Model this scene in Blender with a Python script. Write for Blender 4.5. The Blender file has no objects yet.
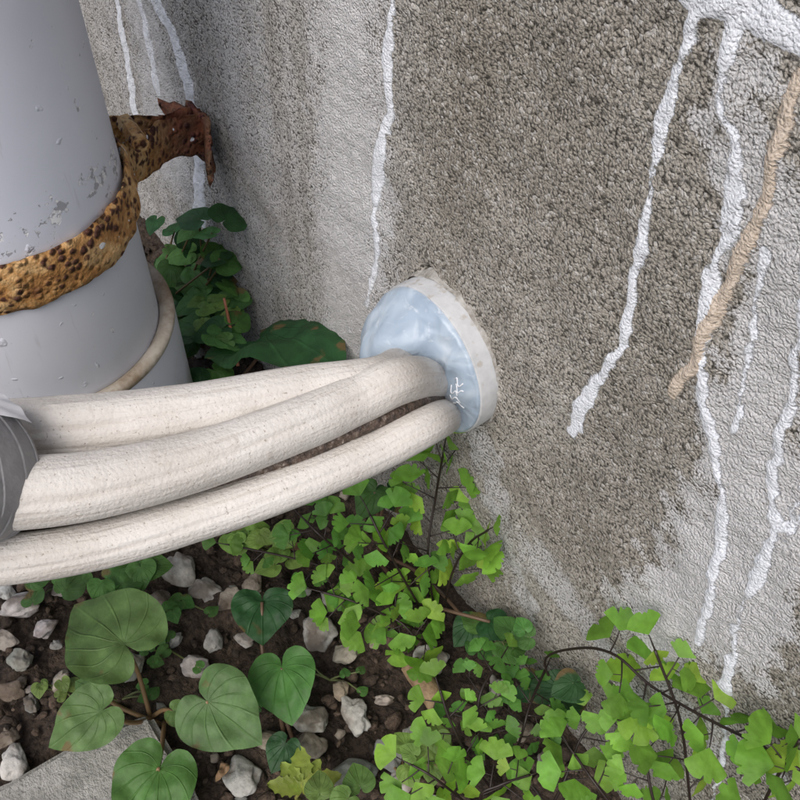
import bpy, math, random
import numpy as np
from mathutils import Vector, Matrix, noise as mn
random.seed(7); np.random.seed(7)
S=bpy.context.scene
# ------------------------------------------------------------------ survey of the site
f=867.0; D=.17; H=.442            # camera 17 cm in front of the wall, 44 cm above the soil
g=Vector((-30,720,867)).normalized()
d=Vector((-990,-1040,867)); d-=d.dot(g)*g; d.normalize()
Y=g.cross(d)
M=lambda v: Vector((-v.dot(d), v.dot(Y), -v.dot(g)))
C=Vector((0,-D,H))
def ray(u,v): return M(Vector(((u-400)/f,(v-400)/f,1)))
def wall(u,v,y=0.):
    r=ray(u,v); return C+r*((y+D)/r.y)
def gr(u,v,z=0.):                 # point at height z, kept in front of the wall
    r=ray(u,v); p=C+r*((z-H)/r.z)
    if p.y>-.012 or p.y<-5: p=wall(u,v,-.012)
    return p
def dp(u,v,t): return C+ray(u,v)*t
# ------------------------------------------------------------------ node helpers
def mat(name):
    m=bpy.data.materials.new(name); m.use_nodes=True
    nt=m.node_tree; b=nt.nodes['Principled BSDF']; return m,nt,b
class N:
    def __init__(s,nt): s.nt=nt; s.tc=nt.nodes.new('ShaderNodeTexCoord').outputs['Object']; s.dim='3D'
    def flat(s,a,b):
        """use only two object axes for textures (surface is a sheet)"""
        q=s.new('ShaderNodeSeparateXYZ'); s.L(s.tc,q.inputs[0]); c=s.new('ShaderNodeCombineXYZ')
        s.L(q.outputs[a],c.inputs[0]); s.L(q.outputs[b],c.inputs[1]); s.tc=c.outputs[0]; s.dim='2D'
    def new(s,t,**k):
        n=s.nt.nodes.new(t)
        for a,b in k.items(): setattr(n,a,b)
        return n
    def L(s,a,b): s.nt.links.new(a,b)
    def put(s,inp,v):
        if isinstance(v,bpy.types.NodeSocket): s.L(v,inp)
        else:
            if inp.type=='RGBA' and len(v)==3: v=(*v,1)
            inp.default_value=v
    def noise(s,sc,det=3,rough=.5,vec=None,dist=0):
        n=s.new('ShaderNodeTexNoise',noise_dimensions=s.dim); n.inputs['Scale'].default_value=sc; n.inputs['Detail'].default_value=det
        n.inputs['Roughness'].default_value=rough; n.inputs['Distortion'].default_value=dist
        s.L(vec or s.tc,n.inputs['Vector']); return n.outputs['Fac']
    def vor(s,sc,out='Distance',feat='F1',vec=None,rnd=1):
        n=s.new('ShaderNodeTexVoronoi',feature=feat,voronoi_dimensions=s.dim); n.inputs['Scale'].default_value=sc; n.inputs['Randomness'].default_value=rnd
        s.L(vec or s.tc,n.inputs['Vector']); return n.outputs[out]
    def map(s,scale,vec=None):
        n=s.new('ShaderNodeMapping'); n.inputs['Scale'].default_value=scale; s.L(vec or s.tc,n.inputs['Vector']); return n.outputs[0]
    def m(s,op,a,b=0.,c=0.,clamp=False):
        n=s.new('ShaderNodeMath',operation=op,use_clamp=clamp)
        for i,x in enumerate((a,b,c)): s.put(n.inputs[i],x)
        return n.outputs[0]
    def mr(s,v,a,b,c=0.,e=1.,typ='SMOOTHSTEP'):
        n=s.new('ShaderNodeMapRange',interpolation_type=typ)
        for i,x in enumerate((v,a,b,c,e)): s.put(n.inputs[i],x)
        return n.outputs[0]
    def mix(s,fac,a,b,bt='MIX'):
        n=s.new('ShaderNodeMix',data_type='RGBA',blend_type=bt,clamp_factor=True)
        s.put(n.inputs[0],fac); s.put(n.inputs[6],a); s.put(n.inputs[7],b); return n.outputs[2]
    def ramp(s,fac,stops,interp='LINEAR'):
        n=s.new('ShaderNodeValToRGB'); r=n.color_ramp; r.interpolation=interp
        while len(r.elements)<len(stops): r.elements.new(.5)
        for e,(p,c) in zip(r.elements,stops):
            e.position=p; e.color=(*c,1) if not isinstance(c,(int,float)) else (c,c,c,1)
        s.put(n.inputs[0],fac); return n.outputs[0]
    def attr(s,name,out='Fac'):
        n=s.new('ShaderNodeAttribute',attribute_name=name); return n.outputs[out]
    def bump(s,h,dist,strength=1.,b=None):
        n=s.new('ShaderNodeBump'); n.inputs['Strength'].default_value=strength; n.inputs['Distance'].default_value=dist
        s.L(h,n.inputs['Height'])
        if b: s.L(n.outputs[0],b.inputs['Normal'])
        return n.outputs[0]
# ------------------------------------------------------------------ mesh helpers
class MB:
    def __init__(s): s.v=[];s.f=[];s.uv=[];s.c=[];s.mi=[]
    def add(s,v,f,uv=None,col=(1,1,1),mi=0):
        o=len(s.v); s.v+= [tuple(x) for x in v]; s.f+=[tuple(i+o for i in q) for q in f]
        s.uv+= uv if uv else [(0,0)]*len(v)
        s.c+= [(*col,1)]*len(v); s.mi+=[mi]*len(f)
    def build(s,name,mats,smooth=True,parent=None):
        me=bpy.data.meshes.new(name); me.from_pydata(s.v,[],s.f)
        for m in mats: me.materials.append(m)
        me.polygons.foreach_set('material_index',s.mi)
        me.polygons.foreach_set('use_smooth',[smooth]*len(s.f))
        a=me.attributes.new('tint','FLOAT_COLOR','POINT'); a.data.foreach_set('color',np.array(s.c,dtype=np.float32).ravel())
        ul=me.uv_layers.new(name='UVMap'); li=np.empty(len(me.loops),dtype=np.int32); me.loops.foreach_get('vertex_index',li)
        ul.data.foreach_set('uv',np.array(s.uv,dtype=np.float32)[li].ravel())
        me.update(); o=bpy.data.objects.new(name,me); S.collection.objects.link(o)
        if parent: o.parent=parent
        return o
def cr(pts,n):
    P=[np.array(p,float) for p in pts]; P=[2*P[0]-P[1]]+P+[2*P[-1]-P[-2]]
    out=[]; segs=len(P)-3
    for i in range(n):
        t=i/(n-1)*segs; k=min(int(t),segs-1); t-=k; a,b,c,e=P[k:k+4]
        out.append(.5*((2*b)+(c-a)*t+(2*a-5*b+4*c-e)*t*t+(3*b-a-3*c+e)*t**3))
    return out
def sweep(mb,pts,rad,n=40,seg=24,col=(1,1,1),mi=0,rfun=None,cap=True):
    pr=cr([(*p,r) for p,r in zip(pts,rad)],n); V=[];F=[];UV=[]
    up=Vector((0,0,1)); L=0
    for i,q in enumerate(pr):
        p=Vector(q[:3]); a=Vector(pr[max(i-1,0)][:3]); b=Vector(pr[min(i+1,n-1)][:3]); t=(b-a).normalized()
        if i: L+=(p-Vector(pr[i-1][:3])).length
        if abs(t.dot(up))>.95: up=Vector((1,0,0))
        s=t.cross(up).normalized(); w=s.cross(t)
        up=w
        for j in range(seg):
            th=2*math.pi*j/seg; r=q[3]*(rfun(L,th) if rfun else 1)
            V.append(p+(s*math.cos(th)+w*math.sin(th))*r); UV.append((j/seg,L*10))
    for i in range(n-1):
        for j in range(seg):
            k=(j+1)%seg; F.append((i*seg+j,i*seg+k,(i+1)*seg+k,(i+1)*seg+j))
    if cap: F.append(tuple(range(seg))[::-1]); F.append(tuple((n-1)*seg+j for j in range(seg)))
    mb.add(V,F,UV,col,mi)
def lathe(mb,cx,cy,prof,seg=128,mi=0,rfun=None):
    V=[];F=[];m=seg
    for r,z in prof:
        for j in range(m):
            a=2*math.pi*j/seg; rr=r*(rfun(a,z) if rfun else 1)
            V.append((cx+rr*math.cos(a),cy+rr*math.sin(a),z))
    for i in range(len(prof)-1):
        for j in range(seg):
            k=(j+1)%m; F.append((i*m+j,i*m+k,(i+1)*m+k,(i+1)*m+j))
    mb.add(V,F,mi=mi)
def snoise(x,y,sc,seed,n=10):
    r=np.random.RandomState(seed); o=np.zeros_like(x)
    for i in range(n):
        a=r.uniform(0,2*math.pi); k=sc*r.uniform(.5,2); o+=np.sin(k*(x*math.cos(a)+y*math.sin(a))+r.uniform(0,6.28))
    return o/math.sqrt(n)
def axis(lo,hi,step,far,k=1.35):
    c=list(np.arange(lo,hi,step))
    s=step; x=lo; left=[]
    while x>far[0]: s*=k; x-=s; left.append(max(x,far[0]))
    s=step; x=c[-1]; right=[]
    while x<far[1]: s*=k; x+=s; right.append(min(x,far[1]))
    return np.array(left[::-1]+c+right)
def gridmesh(name,A,B,pos,attrs,m):
    X,Z=np.meshgrid(A,B); na,nb=len(A),len(B); co=pos(X,Z)
    me=bpy.data.meshes.new(name); me.vertices.add(na*nb); me.vertices.foreach_set('co',np.stack(co,-1).astype(np.float32).ravel())
    idx=np.arange(na*nb).reshape(nb,na); q=np.stack([idx[:-1,:-1],idx[:-1,1:],idx[1:,1:],idx[1:,:-1]],-1).reshape(-1,4)
    me.loops.add(q.size); me.loops.foreach_set('vertex_index',q.ravel().astype(np.int32))
    me.polygons.add(len(q)); me.polygons.foreach_set('loop_start',np.arange(0,q.size,4,dtype=np.int32))
    me.polygons.foreach_set('use_smooth',np.ones(len(q),dtype=bool))
    me.update(calc_edges=True)
    for k,v in attrs(X,Z).items():
        a=me.attributes.new(k,'FLOAT','POINT'); a.data.foreach_set('value',v.astype(np.float32).ravel())
    me.materials.append(m); o=bpy.data.objects.new(name,me); S.collection.objects.link(o); return o
# ------------------------------------------------------------------ WALL
drips=[
 (5,[(100,-60),(112,0),(125,60),(135,115),(141,138)]),
 (10,[(145,-60),(158,0),(175,40),(190,100),(198,160),(202,215)]),(6,[(125,-60),(140,0),(150,60),(155,90)]),
 (7,[(394,-60),(391,0),(386,60),(388,110),(380,150)]),(11,[(380,150),(374,180),(372,200)]),(4,[(372,200),(376,250),(369,305)]),
 (19,[(705,-40),(700,0),(688,50)]),(12,[(688,50),(660,130),(650,200),(640,270),(625,340)]),(9,[(625,340),(618,355),(600,380)]),(13,[(600,380),(580,410),(573,433)]),
 (22,[(750,-20),(735,20),(728,60)]),(15,[(728,60),(724,100),(742,160),(735,230),(715,270),(700,350)]),(12,[(700,350),(708,420),(722,500),(715,580),(700,640)]),
 (30,[(840,60),(790,30),(745,5),(700,0),(690,-20)]),(12,[(742,160),(730,210),(722,260)]),
 (12,[(812,250),(800,330),(790,400),(770,470)]),(17,[(770,470),(775,530),(755,580)]),(10,[(755,580),(740,620),(727,690)]),
 (16,[(775,530),(800,520),(830,505)]),(9,[(815,420),(800,480),(785,540)]),
 (8,[(727,700),(725,735),(716,800)]),(7,[(765,250),(758,290),(748,350),(735,430)]),
]
tan=[(16,[(812,60),(800,90),(780,160),(760,220),(740,265)]),(14,[(740,265),(715,310),(695,360)]),(15,[(695,360),(673,393)])]
washes=[(60,[(342,-40),(345,60),(350,180),(352,330)],1.),(30,[(130,-40),(150,60),(165,150)],.8),(40,[(230,-20),(250,100),(270,250)],.35),
 (95,[(800,220),(775,330),(745,430)],1.1),(105,[(745,430),(735,520),(690,600),(655,625)],1.15),(90,[(790,480),(770,600),(740,650)],1.),(60,[(740,60),(755,200),(770,300)],.72),
 (30,[(480,440),(500,520),(520,600)],.42),(50,[(540,560),(600,640),(640,700)],.42),(60,[(640,640),(690,720),(760,760)],.5)]
def pl(w,pts):
    a=[]
    for u,v in pts:
        p=wall(u,v); q=wall(u+w/2,v); a.append((p.x,p.z,abs(q.x-p.x)))
    return cr(a,len(a)*3)
def pdist(X,Z,P,soft=False):
    best=np.full(X.shape,9.)
    for a,b in zip(P[:-1],P[1:]):
        dx,dz=b[0]-a[0],b[1]-a[1]; L=dx*dx+dz*dz+1e-12
        t=np.clip(((X-a[0])*dx+(Z-a[1])*dz)/L,0,1); w=a[2]+(b[2]-a[2])*t
        q=np.hypot(X-a[0]-t*dx,Z-a[1]-t*dz)
        best=np.minimum(best,q/w if soft else q-w)
    return best
WA=axis(-.62,.03,.0010,(-3,3)); WB=axis(-.01,.38,.0010,(-.3,2.6))
_c={}
def wfields(X,Z):
    if 'a' in _c: return _c['a']
    wob=.0006*snoise(X,Z,700,3)+.0009*snoise(X,Z,250,4)
    wid=.0009*snoise(X,Z,160,41)
    dr=np.full(X.shape,9.); tn=np.full(X.shape,9.); ws=np.zeros(X.shape)
    for w,p in drips: dr=np.minimum(dr,pdist(X+.7*wob,Z+.4*wob,pl(w,p)))
    w2=.0008*snoise(X,Z,220,44)
    for w,p in tan: tn=np.minimum(tn,pdist(X+w2,Z,pl(w,p)))
    dr+=wid*np.clip(1-dr/.004,0,1)
    for w,p,k in washes:
        q=pdist(X+5*wob,Z,pl(w,p),True); ws=np.maximum(ws,k*np.clip(1.6-q,0,1))
    lf=np.clip((-.20-X)/.08,0,1)
    c=wall(428,276); hole=np.clip(1-np.hypot((X-c.x)/.008,(Z-c.z)/.005),0,1)
    _c['a']=dict(drip=np.clip(dr*1000,-9,9),tan=np.clip(tn*1000,-9,9),wash=ws,left=lf,hole=hole); return _c['a']
def wpos(X,Z):
    A=wfields(X,Z); y=.0013*snoise(X,Z,30,1)+.0005*snoise(X,Z,120,2)+.0003*snoise(X,Z,600,8)
    y-= .0007*np.sqrt(np.clip(-A['drip']/1.5,0,1)); y-=.0009*np.sqrt(np.clip(-A['tan']/1.8,0,1))*(1+.3*snoise(X,Z,400,45)); y+=.006*A['hole']
    return X,y,Z
m,nt,b=mat('rough_render_wall'); n=N(nt); n.flat(0,2)
big=n.noise(9,4,.6); mid=n.noise(60,4,.65); gn=n.noise(1250,3,.7); v1n=n.new('ShaderNodeTexVoronoi',voronoi_dimensions='2D'); v1n.inputs['Scale'].default_value=900
nz2=n.new('ShaderNodeTexNoise',noise_dimensions='2D'); nz2.inputs['Scale'].default_value=600; nz2.inputs['Detail'].default_value=1; n.L(n.tc,nz2.inputs['Vector'])
vm=n.new('ShaderNodeVectorMath',operation='MULTIPLY_ADD'); n.L(nz2.outputs['Color'],vm.inputs[0]); vm.inputs[1].default_value=(.0012,.0012,0); n.L(n.tc,vm.inputs[2]); n.L(vm.outputs[0],v1n.inputs['Vector'])
v1=v1n.outputs['Distance']; vc=v1n.outputs['Color']; md=n.noise(260,2)
col=n.ramp(big,[(.3,(.235,.218,.190)),(.5,(.29,.272,.242)),(.7,(.355,.337,.306))])
col=n.mix(n.mr(mid,.40,.72,0.,.8),col,(.225,.208,.180))
streak=n.noise(1,4,.6,n.map((55,3,1)))
col=n.mix(n.m('MULTIPLY',n.mr(n.noise(1,3,.6,n.map((25,2,1))),.5,.7),.35),col,(.185,.168,.14))
col=n.mix(n.m('MULTIPLY',n.attr('left'),n.mr(streak,.35,.65,.45,.95)),col,(.42,.415,.41))
sep=n.new('ShaderNodeSeparateColor'); n.L(vc,sep.inputs[0])
grain=n.m('ADD',n.mr(v1,.15,.75,.50,.05),n.m('MULTIPLY',gn,.9))
pit=n.m('ADD',grain,n.m('MULTIPLY',n.m('SUBTRACT',md,.5),.35))
col=n.mix(1,col,n.ramp(pit,[(.40,.16),(.50,.72),(.62,1.05),(.86,1.55)]),'MULTIPLY')
col=n.mix(n.m('MULTIPLY',n.mr(sep.outputs[0],.84,.92),.65),col,(.62,.60,.57))
col=n.mix(n.m('MULTIPLY',n.mr(sep.outputs[1],.86,.93),.7),col,(.07,.063,.052))
wf=n.m('ADD',n.attr('wash'),n.m('MULTIPLY',n.m('SUBTRACT',mid,.5),1.3))
wf=n.m('ADD',wf,n.m('MULTIPLY',n.m('SUBTRACT',grain,.6),1.5))
wf=n.m('MULTIPLY',n.mr(wf,.15,.95),n.mr(n.attr('wash'),.02,.3))
col=n.mix(n.m('MULTIPLY',wf,.88),col,(.66,.66,.67))
ew=n.m('ADD',n.m('MULTIPLY',n.m('SUBTRACT',gn,.5),2.0),n.m('MULTIPLY',n.m('SUBTRACT',md,.5),2.6))
df=n.mr(n.m('ADD',n.attr('drip'),ew),.35,-.25); tf=n.mr(n.m('ADD',n.attr('tan'),n.m('MULTIPLY',ew,.9)),.35,-.25)
col=n.mix(df,col,n.mix(n.mr(gn,.3,.6),(.60,.63,.68),(.76,.79,.84)))
col=n.mix(tf,col,n.mix(n.mr(gn,.3,.6),(.44,.36,.28),(.60,.52,.44)))
col=n.mix(n.mr(n.attr('hole'),.2,.6),col,(.02,.018,.015))
n.L(col,b.inputs['Base Color']); b.inputs['Roughness'].default_value=.95; b.inputs['Specular IOR Level'].default_value=.15
gh=n.m('ADD',n.m('MULTIPLY',n.mr(v1,.1,.8,1.,0.),.0006),n.m('MULTIPLY',gn,.0010))
gh=n.m('MULTIPLY',gh,n.m('SUBTRACT',1.,n.m('MULTIPLY',n.m('MAXIMUM',df,tf),.55)))
gh=n.m('ADD',gh,n.m('MULTIPLY',md,.0010))
n.bump(gh,1.,1.,b)
wallo=gridmesh('concrete_wall',WA,WB,wpos,wfields,m)
# ------------------------------------------------------------------ GROUND
m,nt,b=mat('soil'); n=N(nt); n.flat(0,1)
a=n.noise(35,4,.65); c=n.noise(400,4,.7); v=n.vor(260)
col=n.ramp(a,[(.3,(.030,.021,.015)),(.55,(.062,.043,.031)),(.75,(.10,.074,.054))])
col=n.mix(1,col,n.ramp(c,[(.3,.45),(.7,1.6)]),'MULTIPLY')
n.L(col,b.inputs['Base Color']); b.inputs['Roughness'].default_value=.95
n.bump(n.m('ADD',n.m('MULTIPLY',c,.003),n.m('MULTIPLY',n.mr(v,0.,.7,1.,0.),.0015)),1.,.9,b)
GA=axis(-.62,.12,.0025,(-30,30)); GB=axis(-.46,.02,.0025,(-30,30))
gz=lambda X,Z: (.004*snoise(X,Z,60,11)+.0022*snoise(X,Z,250,12)+.001*snoise(X,Z,700,13))*np.exp(-np.maximum(0,np.hypot(X+.3,Z+.2)-1)**2)
gridmesh('ground',GA,GB,lambda X,Z:(X,Z,gz(X,Z)-.004),lambda X,Z:{},m)
# ------------------------------------------------------------------ DRAINPIPE
pc=gr(100,460); px,py=pc.x,pc.y; PR=.0575
def pz(v):
    best=None
    for i in range(900):
        z=i*.001; q=Vector((px,py,z))-C
        cy_=q.dot(M(Vector((0,1,0)))); cz_=q.dot(M(Vector((0,0,1))))
        if cz_>0:
            e=abs(400+f*cy_/cz_-v)
            if best is None or e<best[0]: best=(e,z)
    return best[1]
zr=pz(322); zb=pz(203)
root=bpy.data.objects.new('drainpipe',None); S.collection.objects.link(root)
m,nt,b=mat('painted_pvc'); n=N(nt)
a=n.noise(14,3,.6); fl=n.noise(120,4,.7)
pos=n.new('ShaderNodeSeparateXYZ'); n.L(n.tc,pos.inputs[0])
col=n.ramp(a,[(.3,(.60,.63,.72)),(.7,(.67,.70,.79))])
near=n.mr(n.m('ABSOLUTE',n.m('SUBTRACT',pos.outputs[2],zb+.022)),.0,.022,1.,0.)
chip=n.mr(n.m('ADD',fl,n.m('MULTIPLY',near,.14)),.675,.69)
col=n.mix(chip,col,n.mix(n.mr(n.noise(300,2),.45,.55),(.36,.37,.41),(.82,.83,.86)))
scr=n.mr(n.noise(1,3,.7,n.map((200,200,22))),.64,.74); col=n.mix(n.m('MULTIPLY',scr,.3),col,(.42,.42,.44))
dirt=n.mr(n.m('SUBTRACT',zr+.05,pos.outputs[2]),0.,.12); col=n.mix(n.m('MULTIPLY',dirt,n.mr(n.noise(40,4),.4,.7,.1,.6)),col,(.42,.41,.38))
n.L(col,b.inputs['Base Color']); b.inputs['Roughness'].default_value=.45
h=n.m('ADD',n.m('MULTIPLY',n.mr(n.noise(130,2),.68,.76),.5),n.m('MULTIPLY',chip,-.6)); n.bump(h,.0010,.7,b)
pvc=m
m,nt,b=mat('dirty_pvc_rim'); n=N(nt)
n.L(n.ramp(n.noise(60,4,.7),[(.35,(.24,.18,.12)),(.65,(.50,.46,.40))]),b.inputs['Base Color']); b.inputs['Roughness'].default_value=.7
rim=m
mb=MB(); rf=lambda a,z:1+.003*math.sin(2*a+z*9)
lathe(mb,px,py,[(PR,z) for z in np.linspace(zr-.03,1.6,60)],160,0,rf); mb.build('pipe',[pvc],parent=root)
mb=MB(); lathe(mb,px,py,[(.0655,-.05),(.0655,zr-.006),(.0650,zr-.0045)],160); mb.build('socket',[pvc],parent=root)
mb=MB(); lathe(mb,px,py,[(.0652,zr-.0046),(.0658,zr-.003),(.0655,zr-.0008),(.0635,zr+.0002),(.0605,zr+.0003),(.0578,zr-.002)],160); mb.build('socket_rim',[rim],parent=root)
# bracket
m,nt,b=mat('rusty_steel'); n=N(nt)
v=n.vor(250); nn=n.noise(70,4,.7); pos=n.new('ShaderNodeSeparateXYZ'); n.L(n.tc,pos.inputs[0])
col=n.ramp(nn,[(.3,(.20,.08,.025)),(.45,(.42,.21,.065)),(.6,(.60,.40,.19)),(.75,(.38,.16,.05))])
sp=n.m('SUBTRACT',n.m('ADD',v,n.m('MULTIPLY',n.noise(500,2),.7)),n.m('MULTIPLY',n.m('SUBTRACT',n.noise(55,3,.7),.5),2.2))
col=n.mix(n.mr(sp,.45,.80,1.,0.),col,(.075,.024,.012))
old=n.mr(pos.outputs[1],-.050,-.022); col=n.mix(n.m('MULTIPLY',old,.8),col,n.mix(n.mr(n.noise(90,3),.35,.65),(.040,.009,.010),(.15,.035,.025)))
wp=n.mr(n.noise(95,2),.70,.715); col=n.mix(wp,col,(.75,.76,.79))
n.L(col,b.inputs['Base Color']); b.inputs['Roughness'].default_value=.75
n.bump(n.m('ADD',n.m('MULTIPLY',n.mr(v,.1,.5,1.,0.),.7),n.m('ADD',nn,n.m('MULTIPLY',n.noise(350,3),.5))),.0022,1.,b); rust=m
root=bpy.data.objects.new('rusty_pipe_bracket',None); S.collection.objects.link(root)
def strap(mb,path,z1f,th,zs=11):
    n_=len(path); V=[];F=[]
    for i,(x,y) in enumerate(path):
        a=path[max(i-1,0)]; c=path[min(i+1,n_-1)]; t=Vector((c[0]-a[0],c[1]-a[1])).normalized(); nr=Vector((t.y,-t.x))
        lo,hi=z1f(i/(n_-1)); lo+=.0022*mn.noise(Vector((x*90,y*90,3))); hi+=.0022*mn.noise(Vector((x*90,y*90,8)))
        for s_ in (1,-1):
            for k in range(zs):
                kk=k if s_==1 else zs-1-k
                q=kk/(zs-1); e=math.sin(math.pi*q)**.35 if 0<q<1 else 0
                j=.0016*mn.noise(Vector((x*160,y*160,q*5+s_*9)))
                V.append((x+nr.x*(th/2*e*s_+j*s_),y+nr.y*(th/2*e*s_+j*s_),lo+(hi-lo)*q))
    m_=2*zs
    for i in range(n_-1):
        for j in range(m_):
            k=(j+1)%m_; F.append((i*m_+j,i*m_+k,(i+1)*m_+k,(i+1)*m_+j))
    F.append(tuple(range(m_))[::-1]); F.append(tuple((n_-1)*m_+j for j in range(m_)))
    mb.add(V,F)
R2=PR+.0022; bh=.0128
mb=MB(); path=[(px+R2*math.cos(a),py+R2*math.sin(a)) for a in np.linspace(math.radians(100),math.radians(-235),170)]
strap(mb,path,lambda s:(zb-bh,zb+bh),.0038); mb.build('band',[rust],parent=root)
fl_=wall(216,134); tx=fl_.x; tz=fl_.z
for nm,o_ in (('tang',0.),('tang_back',-.0065)):
    mb=MB(); aa=math.radians(92 if o_==0 else 125); sx,sy=px+R2*math.cos(aa),py+R2*math.sin(aa)
    p2=cr([(sx+.006,sy-.002),(sx-.001,sy+.0035),((sx+tx)/2+.003+o_,sy+.016),(tx+.004+o_,-.028),(tx+o_,-.004)],70)
    strap(mb,[tuple(q) for q in p2],lambda s:(zb-bh*(1-.30*s)+(tz-zb)*s,zb+bh*(1.0+.10*s)+(tz-zb)*s),.004); mb.build(nm,[rust],parent=root)
mb=MB(); V=[];F=[]; cx,cz=tx,tz; k=44
for s_ in (-1,1):
    V.append((cx,-.006+s_*.0015,cz))
    for i in range(k):
        a=2*math.pi*i/k; r=.022*(1+.45*mn.noise(Vector((math.cos(a)*2.5,math.sin(a)*2.5,3)))+.16*random.uniform(-1,1))
        V.append((cx+r*1.35*math.cos(a),-.007+s_*.0015-.012*abs(math.cos(a))**2*(r/.02),cz+r*.72*math.sin(a)))
for i in range(k):
    j=(i+1)%k; F.append((0,1+i,1+j)); F.append((k+1,k+2+j,k+2+i)); F.append((1+i,k+2+i,k+2+j,1+j))
mb.add(V,F); mb.build('wall_flange',[rust],parent=root)
mb=MB(); sweep(mb,[(px-.024,py+R2+.014,zb+.002),(px-.002,py+R2+.012,zb+.002)],[.0045,.0045],6,6); mb.build('bolt',[rust],smooth=False,parent=root)
# ------------------------------------------------------------------ SLEEVE + PUTTY
sc=wall(447,351); scx,scz=sc.x,sc.z; SR=.0342; SY=-.0095
root=bpy.data.objects.new('wall_sleeve_pipe',None); S.collection.objects.link(root)
m,nt,b=mat('sleeve_pvc'); n=N(nt)
col=n.ramp(n.noise(60,4,.7),[(.3,(.40,.41,.42)),(.6,(.52,.53,.54)),(.8,(.60,.61,.63))])
col=n.mix(n.mr(n.noise(220,3),.58,.70,0.,.7),col,(.34,.31,.27))
n.L(col,b.inputs['Base Color']); b.inputs['Roughness'].default_value=.55; n.bump(n.noise(350,3),.0004,.6,b); slv=m
def tube_y(mb,prof,seg=96,wob=0):
    V=[];F=[]
    for r,y in prof:
        for j in range(seg):
            a=2*math.pi*j/seg; rr=r+wob*mn.noise(Vector((math.cos(a)*5,math.sin(a)*5,y*150)))
            V.append((scx+rr*math.cos(a),y,scz+rr*math.sin(a)))
    for i in range(len(prof)-1):
        for j in range(seg):
            k=(j+1)%seg; F.append((i*seg+j,(i+1)*seg+j,(i+1)*seg+k,i*seg+k))
    mb.add(V,F)
mb=MB(); tube_y(mb,[(SR-.0018,.03),(SR-.0018,SY+.0005),(SR-.0014,SY),(SR-.0004,SY),(SR,SY+.0005),(SR,.03)],wob=.0002); mb.build('sleeve',[slv],parent=root)
mb=MB(); tube_y(mb,[(SR+.0001,-.0016),(SR+.0005,-.0012),(SR+.0011,.0003),(SR+.0025,.002)],wob=.0022)
mm,nt,b=mat('sleeve_mortar'); n=N(nt); n.L(n.ramp(n.noise(150,4,.7),[(.35,(.20,.185,.16)),(.65,(.42,.41,.39))]),b.inputs['Base Color']); b.inputs['Roughness'].default_value=.9; n.bump(n.noise(500,3),.0010,1,b)
mb.build('mortar_joint',[mm],parent=root)
m,nt,b=mat('sealing_putty'); n=N(nt)
col=n.ramp(n.noise(38,2,.5,dist=1.6),[(.3,(.27,.34,.43)),(.5,(.34,.42,.51)),(.72,(.50,.57,.64))])
col=n.mix(n.mr(n.noise(90,3,.6,dist=2.),.56,.70,0.,.65),col,(.60,.64,.69))
n.L(col,b.inputs['Base Color']); b.inputs['Roughness'].default_value=.33; b.inputs['Subsurface Weight'].default_value=.1; b.inputs['Subsurface Radius'].default_value=(.004,.005,.006); b.inputs['Subsurface Scale'].default_value=1
n.bump(n.noise(110,2,.4,dist=.6),.0020,.6,b); putty=m
def puttyh(a,z):
    r=math.hypot(a,z)/SR; e=max(0,1-r*r)**.5
    h=.0012+ .024*math.exp(-(((a+.014)/.017)**2+((z-.004)/.016)**2))+ .009*math.exp(-(((a+.002)/.012)**2+((z-.018)/.010)**2))+.0022*math.exp(-(((a-.022)/.006)**2+((z-.004)/.02)**2))
    h+=(.0030*mn.noise(Vector((a*75,z*75,5)))+.0012*mn.noise(Vector((a*170,z*120,2))))
    h+=.0016*math.exp(-((a-.016-.1*z)/.0018)**2)
    return -(SY)+.0005+max(h,.0002)*min(1,e*1.9)
mb=MB();V=[];F=[];K=40;sg=110
V.append((scx,-puttyh(0,0),scz))
for k in range(1,K+1):
    for j in range(sg):
        a=2*math.pi*j/sg; r=(SR-.0010)*k/K; V.append((scx+r*math.cos(a),-puttyh(r*math.cos(a),r*math.sin(a)),scz+r*math.sin(a)))
for j in range(sg):
    a=2*math.pi*j/sg; V.append((scx+(SR-.0009)*math.cos(a),SY+.0003,scz+(SR-.0009)*math.sin(a)))
for j in range(sg): F.append((0,1+j,1+(j+1)%sg))
for k in range(K):
    for j in range(sg):
        q=(j+1)%sg; F.append((1+k*sg+j,1+(k+1)*sg+j,1+(k+1)*sg+q,1+k*sg+q))
mb.add(V,F); mb.build('sealing_putty',[putty],parent=root)
m,nt,b=mat('white_smear'); b.inputs['Base Color'].default_value=(.8,.82,.85,1)
mb=MB()
for s in range(5):
    a0=.023+.0014*math.sin(s*2.1); z0=.010-s*.0030; q=[]
    for i in range(5):
        a=a0+(i-2)*.0012; z=z0+.0016*math.sin(i*1.9+s); q.append((scx+a,-puttyh(a,z)-.0001,scz+z))
    sweep(mb,q,[.00026]*5,16,6)
mb.build('smear_marks',[m],parent=root)
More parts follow.
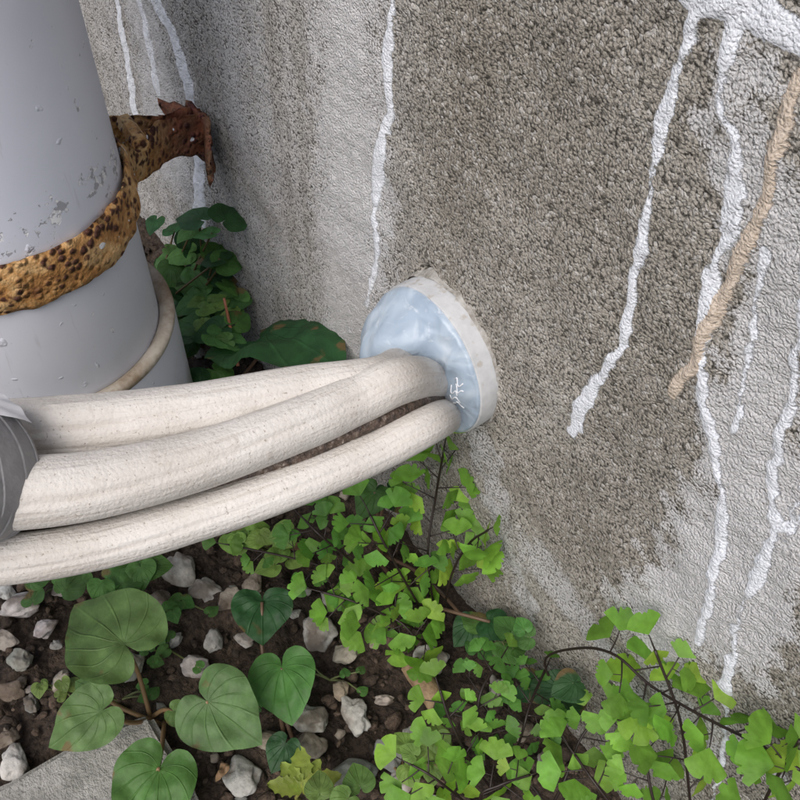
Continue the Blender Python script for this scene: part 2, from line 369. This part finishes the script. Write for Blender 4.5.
# ------------------------------------------------------------------ HOSES
m,nt,b=mat('vinyl_lagging'); n=N(nt)
uv=n.new('ShaderNodeTexCoord').outputs['UV']
st=n.noise(1,4,.65,n.map((14,1.2,1),uv))
col=n.ramp(n.noise(18,4,.6),[(.3,(.54,.51,.475)),(.55,(.635,.61,.58)),(.75,(.69,.67,.645))])
col=n.mix(n.mr(st,.50,.72,0.,.45),col,(.40,.35,.30))
col=n.mix(n.mr(n.noise(900,2),.65,.72,0.,.7),col,(.27,.23,.19))
col=n.mix(n.mr(n.noise(120,4,.7),.56,.75,0.,.45),col,(.38,.34,.29))
n.L(col,b.inputs['Base Color']); b.inputs['Roughness'].default_value=.75; b.inputs['Specular IOR Level'].default_value=.3
n.bump(n.m('ADD',n.m('MULTIPLY',n.noise(700,2),.6),n.m('ADD',n.m('MULTIPLY',st,1.2),n.m('MULTIPLY',n.noise(60,2),.9))),.0008,.8,b); lag=m
root=bpy.data.objects.new('insulated_pipe_bundle',None); S.collection.objects.link(root)
def hose(name,az,uvt,rad,fold=.03,mt=None,n_=150):
    mb=MB(); pts=[dp(*p) for p in uvt]
    pts=[Vector((scx+az[0],.012,scz+az[1])),Vector((scx+az[0],-.010,scz+az[1]))]+pts; rad=[rad[0],rad[0]]+list(rad)
    e=pts[-1]; pts+= [e+Vector((-.02,-.06,-.01)),e+Vector((-.04,-.14,-.05)),e+Vector((-.05,-.18,-.14)),e+Vector((-.05,-.18,-.26))]; rad+=[rad[-1]]*4
    ph=random.random()*6
    cz_=lambda th,c,w:math.exp(-((math.atan2(math.sin(th-c),math.cos(th-c)))/w)**2)
    # slightly flattened lagging with shallow lengthwise creases where the jacket is folded over
    r_=lambda L,th:1+fold*mn.noise(Vector((math.cos(th)*1.2+ph,math.sin(th)*1.2,L*14)))+.014*mn.noise(Vector((math.cos(th)*2,L*90,ph)))+.014*mn.noise(Vector((math.cos(th)*5,math.sin(th)*5,L*30)))-.05*cz_(th,2.0+3.2*L,.10)-.035*cz_(th,.9-2*L,.08)*(.5+.5*math.sin(L*40+ph))
    sweep(mb,pts,rad,n_,80,rfun=r_); return mb.build(name,[mt or lag],parent=root)
hose('upper_hose',(-.012,-.008),[(380,378,.328),(300,392,.318),(200,411,.31),(100,423,.305),(0,431,.30),(-120,434,.292)],[.0086,.0096,.0103,.0108,.0113,.0118],.10)
hose('upper_hose_2',(-.012,-.016),[(380,386,.340),(300,405,.325),(200,432,.316),(100,447,.309),(0,452,.303),(-120,455,.296)],[.009,.010,.011,.012,.012,.012],.06)
hose('middle_hose',(.007,-.004),[(400,380,.325),(355,400,.317),(300,424,.308),(200,460,.296),(100,484,.287),(20,493,.281),(-100,500,.276)],[.0090,.0093,.0096,.0103,.0113,.0120,.0122],.04)
hose('lower_hose',(.0165,-.0185),[(430,424,.332),(375,452,.323),(300,483,.314),(200,517,.306),(100,545,.298),(0,560,.29),(-120,564,.283)],[.0076,.0079,.0082,.0084,.0086,.0088,.0090],.04)
m,nt,b=mat('dark_cable'); n=N(nt); n.L(n.ramp(n.noise(400,3,.7),[(.35,(.03,.02,.016)),(.6,(.12,.085,.065)),(.75,(.38,.35,.31))]),b.inputs['Base Color']); n.bump(n.noise(500,3),.0015,1,b)
hose('control_cable',(.012,-.011),[(410,404,.331),(340,434,.318),(280,460,.313),(200,489,.310),(100,515,.305),(0,530,.298),(-120,535,.29)],[.0042]*7,.1,m)
m,nt,b=mat('grey_vinyl_tape'); n=N(nt); n.L(n.ramp(n.noise(50,3,.6),[(.3,(.19,.19,.20)),(.7,(.28,.28,.29))]),b.inputs['Base Color']); b.inputs['Roughness'].default_value=.5; n.bump(n.noise(250,3),.0008,.7,b)
mb=MB(); tp=[dp(-18,470,.287),dp(-40,474,.279),dp(-75,479,.271),dp(-125,484,.263)]; e=tp[-1]
tp+= [e+Vector((-.02,-.06,-.01)),e+Vector((-.04,-.14,-.05)),e+Vector((-.05,-.18,-.14)),e+Vector((-.05,-.18,-.26))]
sweep(mb,tp,[.0244,.0252,.0260,.0265,.0262,.0262,.0262,.0262],700,56,rfun=lambda L,th:(1+.016*(((L+.0010*math.atan2(math.sin(th),math.cos(th))*.3)/.0035)%1)+.03*math.cos(2*th+.6)+.02*mn.noise(Vector((math.cos(th)*2,math.sin(th)*2,L*60)))) ); mb.build('tape_wrap',[m],parent=root)
m,nt,b=mat('paper_label'); b.inputs['Base Color'].default_value=(.75,.76,.8,1); b.inputs['Roughness'].default_value=.6
mb=MB(); V=[];F=[]; t=(tp[1]-tp[0]).normalized(); s_=t.cross(Vector((0,0,1))).normalized(); w_=s_.cross(t)
for i in range(5):
    o_=tp[0].lerp(tp[1],-.1+.3*i)
    for j in range(13):
        th=math.radians(84+36*j/12-i*3); r=.0268+.0004*math.sin(j*1.1+i); V.append(o_+(s_*math.cos(th)+w_*math.sin(th))*r)
for i in range(4):
    for j in range(12): F.append((i*13+j,i*13+j+1,(i+1)*13+j+1,(i+1)*13+j))
mb.add(V,F); mb.build('label',[m],parent=root)
# ------------------------------------------------------------------ STONES
def stone_mat():
    m,nt,b=mat('pebble_stone'); n=N(nt)
    c=n.mix(1,n.attr('tint','Color'),n.ramp(n.noise(160,4,.7),[(.3,.55),(.55,1.),(.75,1.25)]),'MULTIPLY')
    c=n.mix(n.mr(n.noise(60,3),.45,.65,0.,.8),c,(.10,.072,.05))
    n.L(c,b.inputs['Base Color']); b.inputs['Roughness'].default_value=.8; n.bump(n.noise(380,3,.6),.001,.7,b); return m
import bmesh
def tmpl(sub,seed,amp):
    bm=bmesh.new(); bmesh.ops.create_icosphere(bm,subdivisions=sub,radius=1)
    V=[]
    for v in bm.verts:
        p=v.co.copy(); q=p+Vector((seed*7.1,seed*3.3,0)); k=1+amp*mn.noise(q*1.3)+amp*.4*mn.noise(q*3)
        p*=k
        for a in range(5):
            r=random.Random(seed*10+a); nn=Vector((r.uniform(-1,1),r.uniform(-1,1),r.uniform(-1,1))).normalized()
            e=p.dot(nn)-.72
            if e>0: p-=nn*e*.8
        V.append(p)
    F=[tuple(v.index for v in f_.verts) for f_ in bm.faces]; bm.free(); return V,F
T3=[tmpl(4,i,.5) for i in range(8)]; T1=[tmpl(2,i+20,.6) for i in range(6)]
def put(mb,T,p,s,col):
    R=Matrix.Rotation(random.uniform(0,6.28),3,'Z')@Matrix.Rotation(random.uniform(-.5,.5),3,'X')
    sc3=Vector((s*random.uniform(.85,1.25),s*random.uniform(.65,1.),s*random.uniform(.5,.75)))
    mb.add([R@Vector((v.x*sc3.x,v.y*sc3.y,v.z*sc3.z))+p for v in T[0]],T[1],col=col)
mb=MB()
pal=[(.56,.54,.50),(.46,.44,.40),(.32,.315,.29),(.40,.35,.29),(.60,.58,.54),(.25,.25,.23),(.33,.27,.21)]
big=[(20,605,22,4),(45,628,14,1),(180,570,20,0),(205,590,18,4),(320,630,24,0),(345,655,12,3),(15,765,17,4),(355,715,18,1),(352,775,22,5),(390,755,20,5),(240,775,20,1),(310,718,18,4),
 (40,560,15,1),(5,590,12,0),(130,668,14,4),(195,665,14,1),(430,660,16,0),(60,680,12,3),(310,745,16,3),(215,640,14,2),(160,600,12,3),(75,560,12,2),(340,690,10,6),(385,700,9,3),(245,640,10,1),(20,660,13,2),
 (270,740,14,6),(410,740,12,1),(375,640,10,6),(500,690,13,1),(520,730,12,3),(545,760,12,2),(400,785,14,1),(230,600,12,3),(10,690,14,6),(5,640,12,3),(175,640,10,2),(490,650,8,3),(330,600,9,2),(60,590,9,4)]
for u,v,s,c in big:
    p=gr(u,v,.003); t=(p-C).length; col=tuple(x*random.uniform(.96,1.04)*.9 for x in pal[c]); put(mb,random.choice(T3),p,s/f*t*.88,col)
for i in range(520):
    p=Vector((random.uniform(-.75,.08),random.uniform(-.6,-.01),.001)); 
    if math.hypot(p.x-px,p.y-py)<.075: continue
    k=random.uniform(.5,1.0); put(mb,random.choice(T1 if i>120 else T3),p,random.uniform(.0015,.0040)*(1.5 if i<120 else 1),tuple(x*k for x in random.choice(pal)))
mb.build('pebbles',[stone_mat()])
m,nt,b=mat('soil_crumbs'); n=N(nt); n.L(n.mix(1,n.attr('tint','Color'),n.ramp(n.noise(500,3),[(.3,.5),(.7,1.4)]),'MULTIPLY'),b.inputs['Base Color']); b.inputs['Roughness'].default_value=.95; n.bump(n.noise(700,3),.001,1,b)
mb=MB()
for i in range(4500):
    p=Vector((random.uniform(-.62,.05),random.uniform(-.42,-.004),random.uniform(-.003,.002))); k=random.uniform(.5,1.7)
    put(mb,random.choice(T1),p,random.choice((.001,.0015,.002,.003,.004))*random.uniform(.7,1.2),(.06*k,.042*k,.030*k))
mb.build('soil_crumbs',[m])
m,nt,b=mat('old_stick'); n=N(nt); n.L(n.ramp(n.noise(90,4,.7),[(.3,(.12,.07,.04)),(.6,(.30,.21,.12)),(.8,(.40,.30,.19))]),b.inputs['Base Color']); b.inputs['Roughness'].default_value=.8; n.bump(n.noise(300,3),.001,1,b)
mb=MB(); sweep(mb,[gr(410,664,.012),gr(424,684,.012),gr(438,705,.011)],[.0055,.0057,.0055],16,16,rfun=lambda L,th:1+.12*mn.noise(Vector((math.cos(th)*2,math.sin(th)*2,L*90)))); mb.build('cut_stick',[m])
m,nt,b=mat('old_concrete'); n=N(nt)
col=n.ramp(n.noise(70,5,.7),[(.3,(.18,.18,.16)),(.6,(.34,.33,.31)),(.8,(.48,.47,.45))]); n.L(col,b.inputs['Base Color']); b.inputs['Roughness'].default_value=.9; n.bump(n.noise(250,4,.7),.003,1,b)
pts=[gr(150,712,.012),gr(195,790,.012),gr(230,900,.012),gr(-250,1000,.012),gr(-260,880,.012),gr(0,785,.012),gr(90,733,.012)]
bm=bmesh.new(); vs=[bm.verts.new(p) for p in pts]; fc=bm.faces.new(vs); bm.normal_update()
if fc.normal.z<0: fc.normal_flip()
r=bmesh.ops.extrude_face_region(bm,geom=[fc]); bmesh.ops.translate(bm,vec=(0,0,-.05),verts=[v for v in r['geom'] if isinstance(v,bmesh.types.BMVert)])
bmesh.ops.recalc_face_normals(bm,faces=bm.faces); bmesh.ops.bevel(bm,geom=list(bm.edges),offset=.003,segments=3,affect='EDGES')
me=bpy.data.meshes.new('concrete_block'); bm.to_mesh(me); bm.free(); me.materials.append(m); S.collection.objects.link(bpy.data.objects.new('concrete_block',me))
# ------------------------------------------------------------------ LEAVES
def leafmat(name,veins,rough=.45,trans=.25,vcol=1.8):
    m,nt,b=mat(name); n=N(nt); t=n.attr('tint','Color'); uv=n.new('ShaderNodeTexCoord').outputs['UV']
    c=n.mix(1,t,n.ramp(n.noise(120,3,.6),[(.3,.7),(.55,1.),(.75,1.3)]),'MULTIPLY')
    h=n.noise(260,2)
    if veins:
        s=n.new('ShaderNodeSeparateXYZ'); n.L(uv,s.inputs[0])
        a=n.m('ABSOLUTE',n.m('SUBTRACT',n.m('MULTIPLY',s.outputs[0],2.),1.)); a=n.m('DIVIDE',a,n.m('SUBTRACT',1.,n.m('MULTIPLY',s.outputs[1],.38)))
        st=[(0,1.)]
        for q in (.0,.17,.36,.60,.85):
            if q: st+=[(q-.016,0.),(q,1.),(q+.016,0.)]
            else: st+=[(.014,0.)]
        vf=n.ramp(a,st); n_=n.m('MULTIPLY',vf,n.mr(s.outputs[1],.55,1.,1.,.25))
        c=n.mix(n.m('MULTIPLY',n_,.30),c,n.mix(1,c,(vcol,vcol*.95,vcol),'MULTIPLY'))
        h=n.m('SUBTRACT',h,n.m('MULTIPLY',n_,1.2))
        c=n.mix(n.mr(n.m('ADD',n.noise(55,3),n.m('MULTIPLY',s.outputs[1],.1)),.70,.76,0.,.8),c,(.16,.10,.045))
    n.L(c,b.inputs['Base Color']); b.inputs['Roughness'].default_value=rough; b.inputs['Specular IOR Level'].default_value=.35; n.bump(h,.0008,.6,b)
    tr=n.new('ShaderNodeBsdfTranslucent'); n.L(n.mix(1,c,(1.4,1.5,.6),'MULTIPLY'),tr.inputs[0])
    mx=n.new('ShaderNodeMixShader'); mx.inputs[0].default_value=trans; n.L(b.outputs[0],mx.inputs[1]); n.L(tr.outputs[0],mx.inputs[2])
    n.L(mx.outputs[0],nt.nodes['Material Output'].inputs['Surface']); return m
hm=leafmat('heart_leaf',True,.55); fm=leafmat('fern_leaflet',False,.55,.35)
m,nt,b=mat('plant_stem'); n=N(nt); n.L(n.attr('tint','Color'),b.inputs['Base Color']); b.inputs['Roughness'].default_value=.5; sm=m
HT=[(0,1.),(8,.90),(20,.765),(40,.66),(60,.61),(80,.575),(100,.54),(120,.50),(140,.44),(160,.34),(172,.22),(179,.05)]
def hr(a):
    a=abs(a)
    for (a0,r0),(a1,r1) in zip(HT[:-1],HT[1:]):
        if a<=a1: return r0+(r1-r0)*(a-a0)/(a1-a0)
    return .05
def heart(mb,base,tip,wid,nrm,col,fold=.18,curl=.18,wav=.06,k_=1.):
    base=Vector(base);tip=Vector(tip); y=(tip-base); L=y.length*k_; y.normalize(); nrm=Vector(nrm); z=(nrm-nrm.dot(y)*y).normalized(); x=y.cross(z)
    K,A=(12,56) if L>.02 else (6,28)
    V=[base];F=[];UV=[(.5,0)]; ph=random.random()*20
    for k in range(1,K+1):
        for j in range(A+1):
            a=-179+358*j/A; r=hr(a)*k/K*(1+.07*mn.noise(Vector((a*.02,ph,0)))*(k/K)); q=math.radians(a); xx=r*math.sin(q)*wid; yy=r*math.cos(q)
            zz=fold*abs(xx)**1.1*.8-curl*(r*r)*.9+wav*mn.noise(Vector((xx*3+ph,yy*3,ph)))*1.3+.03*(k/K)*mn.noise(Vector((xx*8,yy*8,ph)))
            V.append(base+(x*xx+y*yy+z*zz)*L); UV.append((a/360+.5,k/K))
    B=A+1
    for j in range(A): F.append((0,1+j,2+j))
    for k in range(K-1):
        for j in range(A): F.append((1+k*B+j,1+(k+1)*B+j,2+(k+1)*B+j,2+k*B+j))
    mb.add(V,F,UV,col,0)
def stem(mb,a,b_,r=.0009,col=(.16,.10,.06),sag=.0):
    a=Vector(a);b_=Vector(b_); mid=(a+b_)/2+Vector((random.uniform(-1,1),random.uniform(-1,1),sag))*(a-b_).length*.12
    sweep(mb,[a,mid,b_],[r*1.1,r,r*.8],12,7,col=col,mi=1)
def jit(c,k=.12): 
    s=random.uniform(1-k,1+k); return tuple(x*s*random.uniform(.93,1.07) for x in c)
def nrmfor(p,t=.35,j=.25): return (Vector((0,0,1))*(1-t)+Vector((.45,-.35,.8))*t+Vector((random.uniform(-j,j),random.uniform(-j,j),0))).normalized()
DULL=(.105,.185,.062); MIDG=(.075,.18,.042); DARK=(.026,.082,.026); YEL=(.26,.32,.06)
def plant(name,rootpx,leaves,stemcol=(.13,.08,.05)):
    mb=MB(); rt=gr(*rootpx,0.)
    for (bu,bv,tu,tv,z,w,c) in leaves:
        p=gr(bu,bv,z); q=gr(tu,tv,z-.004); heart(mb,p,q,w,nrmfor(p,.35,.16),jit(c,.10),k_=.90,wav=.09,fold=random.uniform(.12,.35)); stem(mb,rt+Vector((random.uniform(-.004,.004),random.uniform(-.004,.004),0)),p,.0011,stemcol,.3)
    return mb.build(name,[hm,sm])
plant('heart_leaf_plant',(160,720),[(124,644,64,592,.045,1.03,DULL),(100,712,40,750,.040,1.0,DULL),(208,702,266,750,.045,1.1,DULL),(158,770,120,858,.045,1.0,MIDG),(175,712,200,725,.03,.9,DULL),(95,690,70,678,.02,.9,DULL)],(.22,.14,.07))
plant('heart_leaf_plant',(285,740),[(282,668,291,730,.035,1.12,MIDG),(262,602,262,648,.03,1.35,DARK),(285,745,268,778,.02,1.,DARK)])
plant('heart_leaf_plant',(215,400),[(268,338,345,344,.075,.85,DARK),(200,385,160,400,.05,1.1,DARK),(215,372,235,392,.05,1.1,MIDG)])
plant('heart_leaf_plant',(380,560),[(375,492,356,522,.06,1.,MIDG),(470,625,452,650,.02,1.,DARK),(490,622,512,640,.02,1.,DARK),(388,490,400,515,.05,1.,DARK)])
mb=MB(); rt=gr(190,330,0)
for i in range(50):
    u=random.uniform(150,238); v=random.uniform(216,345)
    if u<150+ (v-240)*.35: u+=30
    z=random.uniform(.02,.07); p=gr(u,v,z); a=random.uniform(0,6.28); L=random.uniform(.010,.024)
    heart(mb,p,p+Vector((math.cos(a),math.sin(a),-.2))*L,random.uniform(.8,1.1),nrmfor(p,.4,.5),jit(random.choice([MIDG,DARK,MIDG,(.07,.18,.05)]),.25))
    if i%2: stem(mb,rt+Vector((random.uniform(-.03,.03),random.uniform(-.03,.03),0)),p,.0008,(.10,.07,.03))
for i in range(10):
    p=gr(random.uniform(200,232),random.uniform(300,335),.06); a=random.uniform(0,6.28)
    heart(mb,p,p+Vector((math.cos(a),math.sin(a),.1))*.010,.9,nrmfor(p),jit((.18,.30,.07)))
sweep(mb,[gr(238,366,.05),gr(232,335,.06),gr(224,298,.08)],[.0011,.001,.0008],10,8,col=(.34,.13,.07),mi=1)
mb.build('leafy_weed',[hm,sm])
mb=MB()
for (u,v,k,s,c,z) in [(262,548,16,.010,(.17,.28,.06),.03),(425,752,12,.010,(.19,.30,.07),.02),(130,572,8,.013,MIDG,.03),(60,585,5,.012,MIDG,.02),(345,795,5,.010,(.14,.24,.06),.03),(180,598,6,.007,MIDG,.01),(60,690,6,.006,(.14,.2,.05),.01),(545,700,6,.012,DARK,.02),(170,650,7,.006,MIDG,.01),(500,640,8,.010,MIDG,.02),(330,680,5,.004,MIDG,.006),(120,700,6,.005,MIDG,.008),(250,700,5,.005,MIDG,.008)]:
    rt=gr(u,v,0)
    for i in range(k):
        p=gr(u+random.uniform(-32,32),v+random.uniform(-18,18),z*random.uniform(.5,1.2)); a=random.uniform(0,6.28)
        heart(mb,p,p+Vector((math.cos(a),math.sin(a),-.1))*s*random.uniform(.7,1.2),1.15,nrmfor(p),jit(c,.2)); stem(mb,rt,p,.0005,(.10,.12,.04))
mb.build('ground_cover_weeds',[hm,sm])
mb=MB(); c0=gr(302,790,.02)
for a in (-75,-35,0,35,75):
    q=math.radians(a+150); base=c0; tipp=c0+Vector((math.cos(q),math.sin(q),.15))*random.uniform(.014,.020)
    y=(tipp-base); L=y.length; y.normalize(); z=Vector((0,0,1)); z=(z-z.dot(y)*y).normalized(); x=y.cross(z); V=[];F=[];UV=[]
    nn=14
    for i in range(nn+1):
        t=i/nn; w=.24*math.sin(math.pi*min(1,t*.9+.1))**.7*(1+.30*(i%3==1)); 
        for s_ in (-1,0,1): V.append(base+(x*w*s_+y*t+z*(.08*abs(s_)-.2*t*t))*L); UV.append((.5+s_*.2,t))
    for i in range(nn):
        for s_ in (0,1): F.append((i*3+s_,i*3+s_+1,i*3+s_+4,i*3+s_+3))
    mb.add(V,F,UV,jit(YEL),0)
stem(mb,gr(300,800,0),c0,.0009,(.2,.2,.05)); mb.build('toothed_leaf_weed',[fm,sm])
m,nt,b=mat('dry_litter'); n=N(nt); n.L(n.mix(1,n.attr('tint','Color'),n.ramp(n.noise(200,3),[(.3,.6),(.7,1.3)]),'MULTIPLY'),b.inputs['Base Color']); b.inputs['Roughness'].default_value=.8
mb=MB()
for i in range(70):
    p=Vector((random.uniform(-.55,.0),random.uniform(-.38,-.01),.005)); a=random.uniform(0,6.28); L=random.uniform(.006,.022)
    e=p+Vector((math.cos(a),math.sin(a),random.uniform(-.1,.25)))*L
    if i%2: sweep(mb,[p,(p+e)/2+Vector((random.uniform(-1,1),random.uniform(-1,1),0))*L*.15,e],[.0005,.0005,.0003],6,5,col=jit((.16,.11,.07),.4))
    else: heart(mb,p,p+(e-p)*.5,.7,(random.uniform(-.6,.6),random.uniform(-.6,.6),1),jit((.22,.14,.08),.4),fold=.6,curl=.5,wav=.3)
mb.build('leaf_litter',[m])
# ------------------------------------------------------------------ MAIDENHAIR FERN
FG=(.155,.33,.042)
def leaflet(mb,p,dirv,nrm,s,col):
    y=Vector(dirv).normalized(); z=Vector(nrm); z=(z-z.dot(y)*y).normalized(); x=y.cross(z)
    A=26; K=4; half=math.radians(random.uniform(50,68)); ph=random.random()*10; V=[p];F=[];UV=[(.5,0)]
    cuts=[random.uniform(-.75,.75) for _ in range(random.choice((2,3,3)))]; cup=random.uniform(-.25,.25)
    for k in range(1,K+1):
        for j in range(A+1):
            q=-1+2*j/A; a=q*half; R=1-.13*abs(q)**3+.03*mn.noise(Vector((q*6,ph,0)))
            for c in cuts: R-=.20*math.exp(-((q-c)/.05)**2)
            r=R*k/K; xx=r*math.sin(a); yy=r*math.cos(a); zz=cup*xx*xx+.07*mn.noise(Vector((xx*3+ph,yy*3,1)))-.12*r*r
            V.append(p+(x*xx+y*yy+z*zz)*s); UV.append((q*.5+.5,k/K))
    B=A+1
    for j in range(A): F.append((0,1+j,2+j))
    for k in range(K-1):
        for j in range(A): F.append((1+k*B+j,1+(k+1)*B+j,2+(k+1)*B+j,2+k*B+j))
    mb.add(V,F,UV,col,0)
BLK=(.018,.010,.008)
def frond(mb,pts,npin=9,L=.022,ls=.012,tint=FG,kk=3,start=.25):
    ls*=.68
    c=[Vector(q) for q in cr(pts,60)]
    sweep(mb,pts,[.0006]*len(pts),40,6,col=BLK,mi=1)
    for i in range(npin):
        s=start+(1-start)*i/(npin-1); idx=min(59,int(s*59)); p=c[idx]; t=(c[min(idx+1,59)]-c[max(idx-1,0)]).normalized()
        nz=nrmfor(p,.6,.3); side=t.cross(nz).normalized()*(1 if i%2 else -1)
        dv=(side*.9+t*.55+Vector((random.uniform(-.2,.2),random.uniform(-.2,.2),random.uniform(-.15,.15)))).normalized()
        if i==npin-1: dv=t
        ln=L*(1-.55*s)*random.uniform(.8,1.15); m_=max(1,round(kk*(1-.5*s)+random.uniform(-.4,.4)))
        e=p+dv*ln-Vector((0,0,ln*.1)); sweep(mb,[p,(p+e)/2+nz*ln*.06,e],[.0004,.0003,.00025],8,5,col=BLK,mi=1)
        for j in range(m_+1):
            if j==m_: q=e; ld=dv
            else:
                q=p.lerp(e,(j+.6)/(m_+.3)); ld=(dv*.5+t*(.9 if j%2 else -.9)+Vector((0,0,random.uniform(-.2,.2)))).normalized()
                q2=q+ld*.003; sweep(mb,[q,(q+q2)/2,q2],[.0002]*3,3,4,col=BLK,mi=1,cap=False); q=q2
            g_=jit(tint,.22); 
            if random.random()<.2: g_=(g_[0]*1.4,g_[1]*1.15,g_[2])
            if q.y>-.004: q.y=-.004
            leaflet(mb,q,ld,nrmfor(q,.5,.35),ls*random.uniform(.7,1.2),g_)
def fern(name,fr):
    mb=MB()
    for pts,kw in fr: frond(mb,[gr(*p) for p in pts],**kw)
    return mb.build(name,[fm,sm])
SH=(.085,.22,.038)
fern('maidenhair_fern',[
 ([(440,640,0),(428,560,.06),(436,495,.09),(444,450,.105)],dict(npin=12,L=.030,ls=.0135)),
 ([(440,640,0),(410,590,.05),(385,545,.08),(370,515,.09)],dict(npin=8,L=.024,ls=.0125,tint=(.12,.29,.045))),
 ([(440,640,0),(450,580,.05),(468,545,.06),(488,530,.06)],dict(npin=6,L=.018,ls=.0145)),
 ([(440,640,0),(400,622,.035),(355,602,.05),(322,592,.05)],dict(npin=7,L=.020,ls=.0135)),
 ([(440,640,0),(420,640,.03),(400,622,.04),(378,612,.04)],dict(npin=5,L=.018,ls=.0145)),
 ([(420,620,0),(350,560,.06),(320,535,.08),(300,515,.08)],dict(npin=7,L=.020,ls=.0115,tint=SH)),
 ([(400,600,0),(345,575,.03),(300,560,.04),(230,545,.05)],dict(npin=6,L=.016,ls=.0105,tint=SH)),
])
fern('maidenhair_fern',[
 ([(500,800,0),(470,760,.05),(450,720,.07),(440,690,.08)],dict(npin=6,L=.018,ls=.0105,kk=2)),
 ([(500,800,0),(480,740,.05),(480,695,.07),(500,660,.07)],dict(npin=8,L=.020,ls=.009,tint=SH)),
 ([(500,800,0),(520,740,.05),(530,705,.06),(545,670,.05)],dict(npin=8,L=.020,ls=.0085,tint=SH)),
 ([(500,830,0),(450,790,.05),(430,775,.06),(412,765,.06)],dict(npin=6,L=.018,ls=.014,kk=1)),
 ([(500,850,0),(480,800,.05),(500,785,.06),(530,775,.06)],dict(npin=6,L=.018,ls=.012,kk=1)),
 ([(520,860,0),(560,790,.05),(580,740,.06),(600,715,.06)],dict(npin=6,L=.018,ls=.012,kk=1)),
])
fern('maidenhair_fern',[
 ([(560,700,0),(545,660,.06),(580,648,.07),(615,655,.08),(650,685,.09),(700,715,.095),(760,745,.10),(800,770,.10)],dict(npin=13,L=.016,ls=.0145,kk=1,start=.42)),
 ([(700,900,0),(660,820,.07),(645,760,.09),(632,700,.10)],dict(npin=6,L=.016,ls=.015,kk=1)),
 ([(700,900,0),(690,800,.08),(680,720,.10),(655,650,.11)],dict(npin=7,L=.016,ls=.014,kk=1)),
 ([(700,900,0),(640,840,.06),(600,790,.08),(575,755,.08)],dict(npin=6,L=.018,ls=.0145,kk=1)),
 ([(740,900,0),(750,840,.08),(770,790,.10),(800,740,.11)],dict(npin=6,L=.014,ls=.014,kk=1)),
])
# ------------------------------------------------------------------ CAMERA / LIGHT
cd=bpy.data.cameras.new('camera'); cam=bpy.data.objects.new('camera',cd); S.collection.objects.link(cam)
Rm=Matrix((M(Vector((1,0,0))),M(Vector((0,-1,0))),M(Vector((0,0,-1))))).transposed()
cam.matrix_world=Matrix.Translation(C)@Rm.to_4x4()
cd.sensor_width=36; cd.sensor_fit='HORIZONTAL'; cd.lens=36*f/800; cd.clip_start=.01; cd.clip_end=200; S.camera=cam
w=bpy.data.worlds.new("World"); S.world=w; w.use_nodes=True; nt=w.node_tree; bg=nt.nodes['Background']
sky=nt.nodes.new('ShaderNodeTexSky'); sky.sky_type='NISHITA'; sky.sun_disc=False
sd=Vector((.30,-.75,.98)).normalized(); sky.sun_elevation=math.asin(sd.z); sky.sun_rotation=math.atan2(sd.x,sd.y)
sky.air_density=1.; sky.dust_density=4.; sky.ozone_density=1.
nt.links.new(sky.outputs[0],bg.inputs[0]); bg.inputs[1].default_value=.15
sl=bpy.data.lights.new('sun','SUN'); sl.energy=2.0; sl.angle=math.radians(50); sl.color=(1,.99,.975)
so=bpy.data.objects.new('sun',sl); S.collection.objects.link(so); so.rotation_euler=sd.to_track_quat('Z','Y').to_euler(); so.location=(0,-1,2)
S.view_settings.view_transform='Standard'; S.view_settings.look='None'; S.view_settings.exposure=0
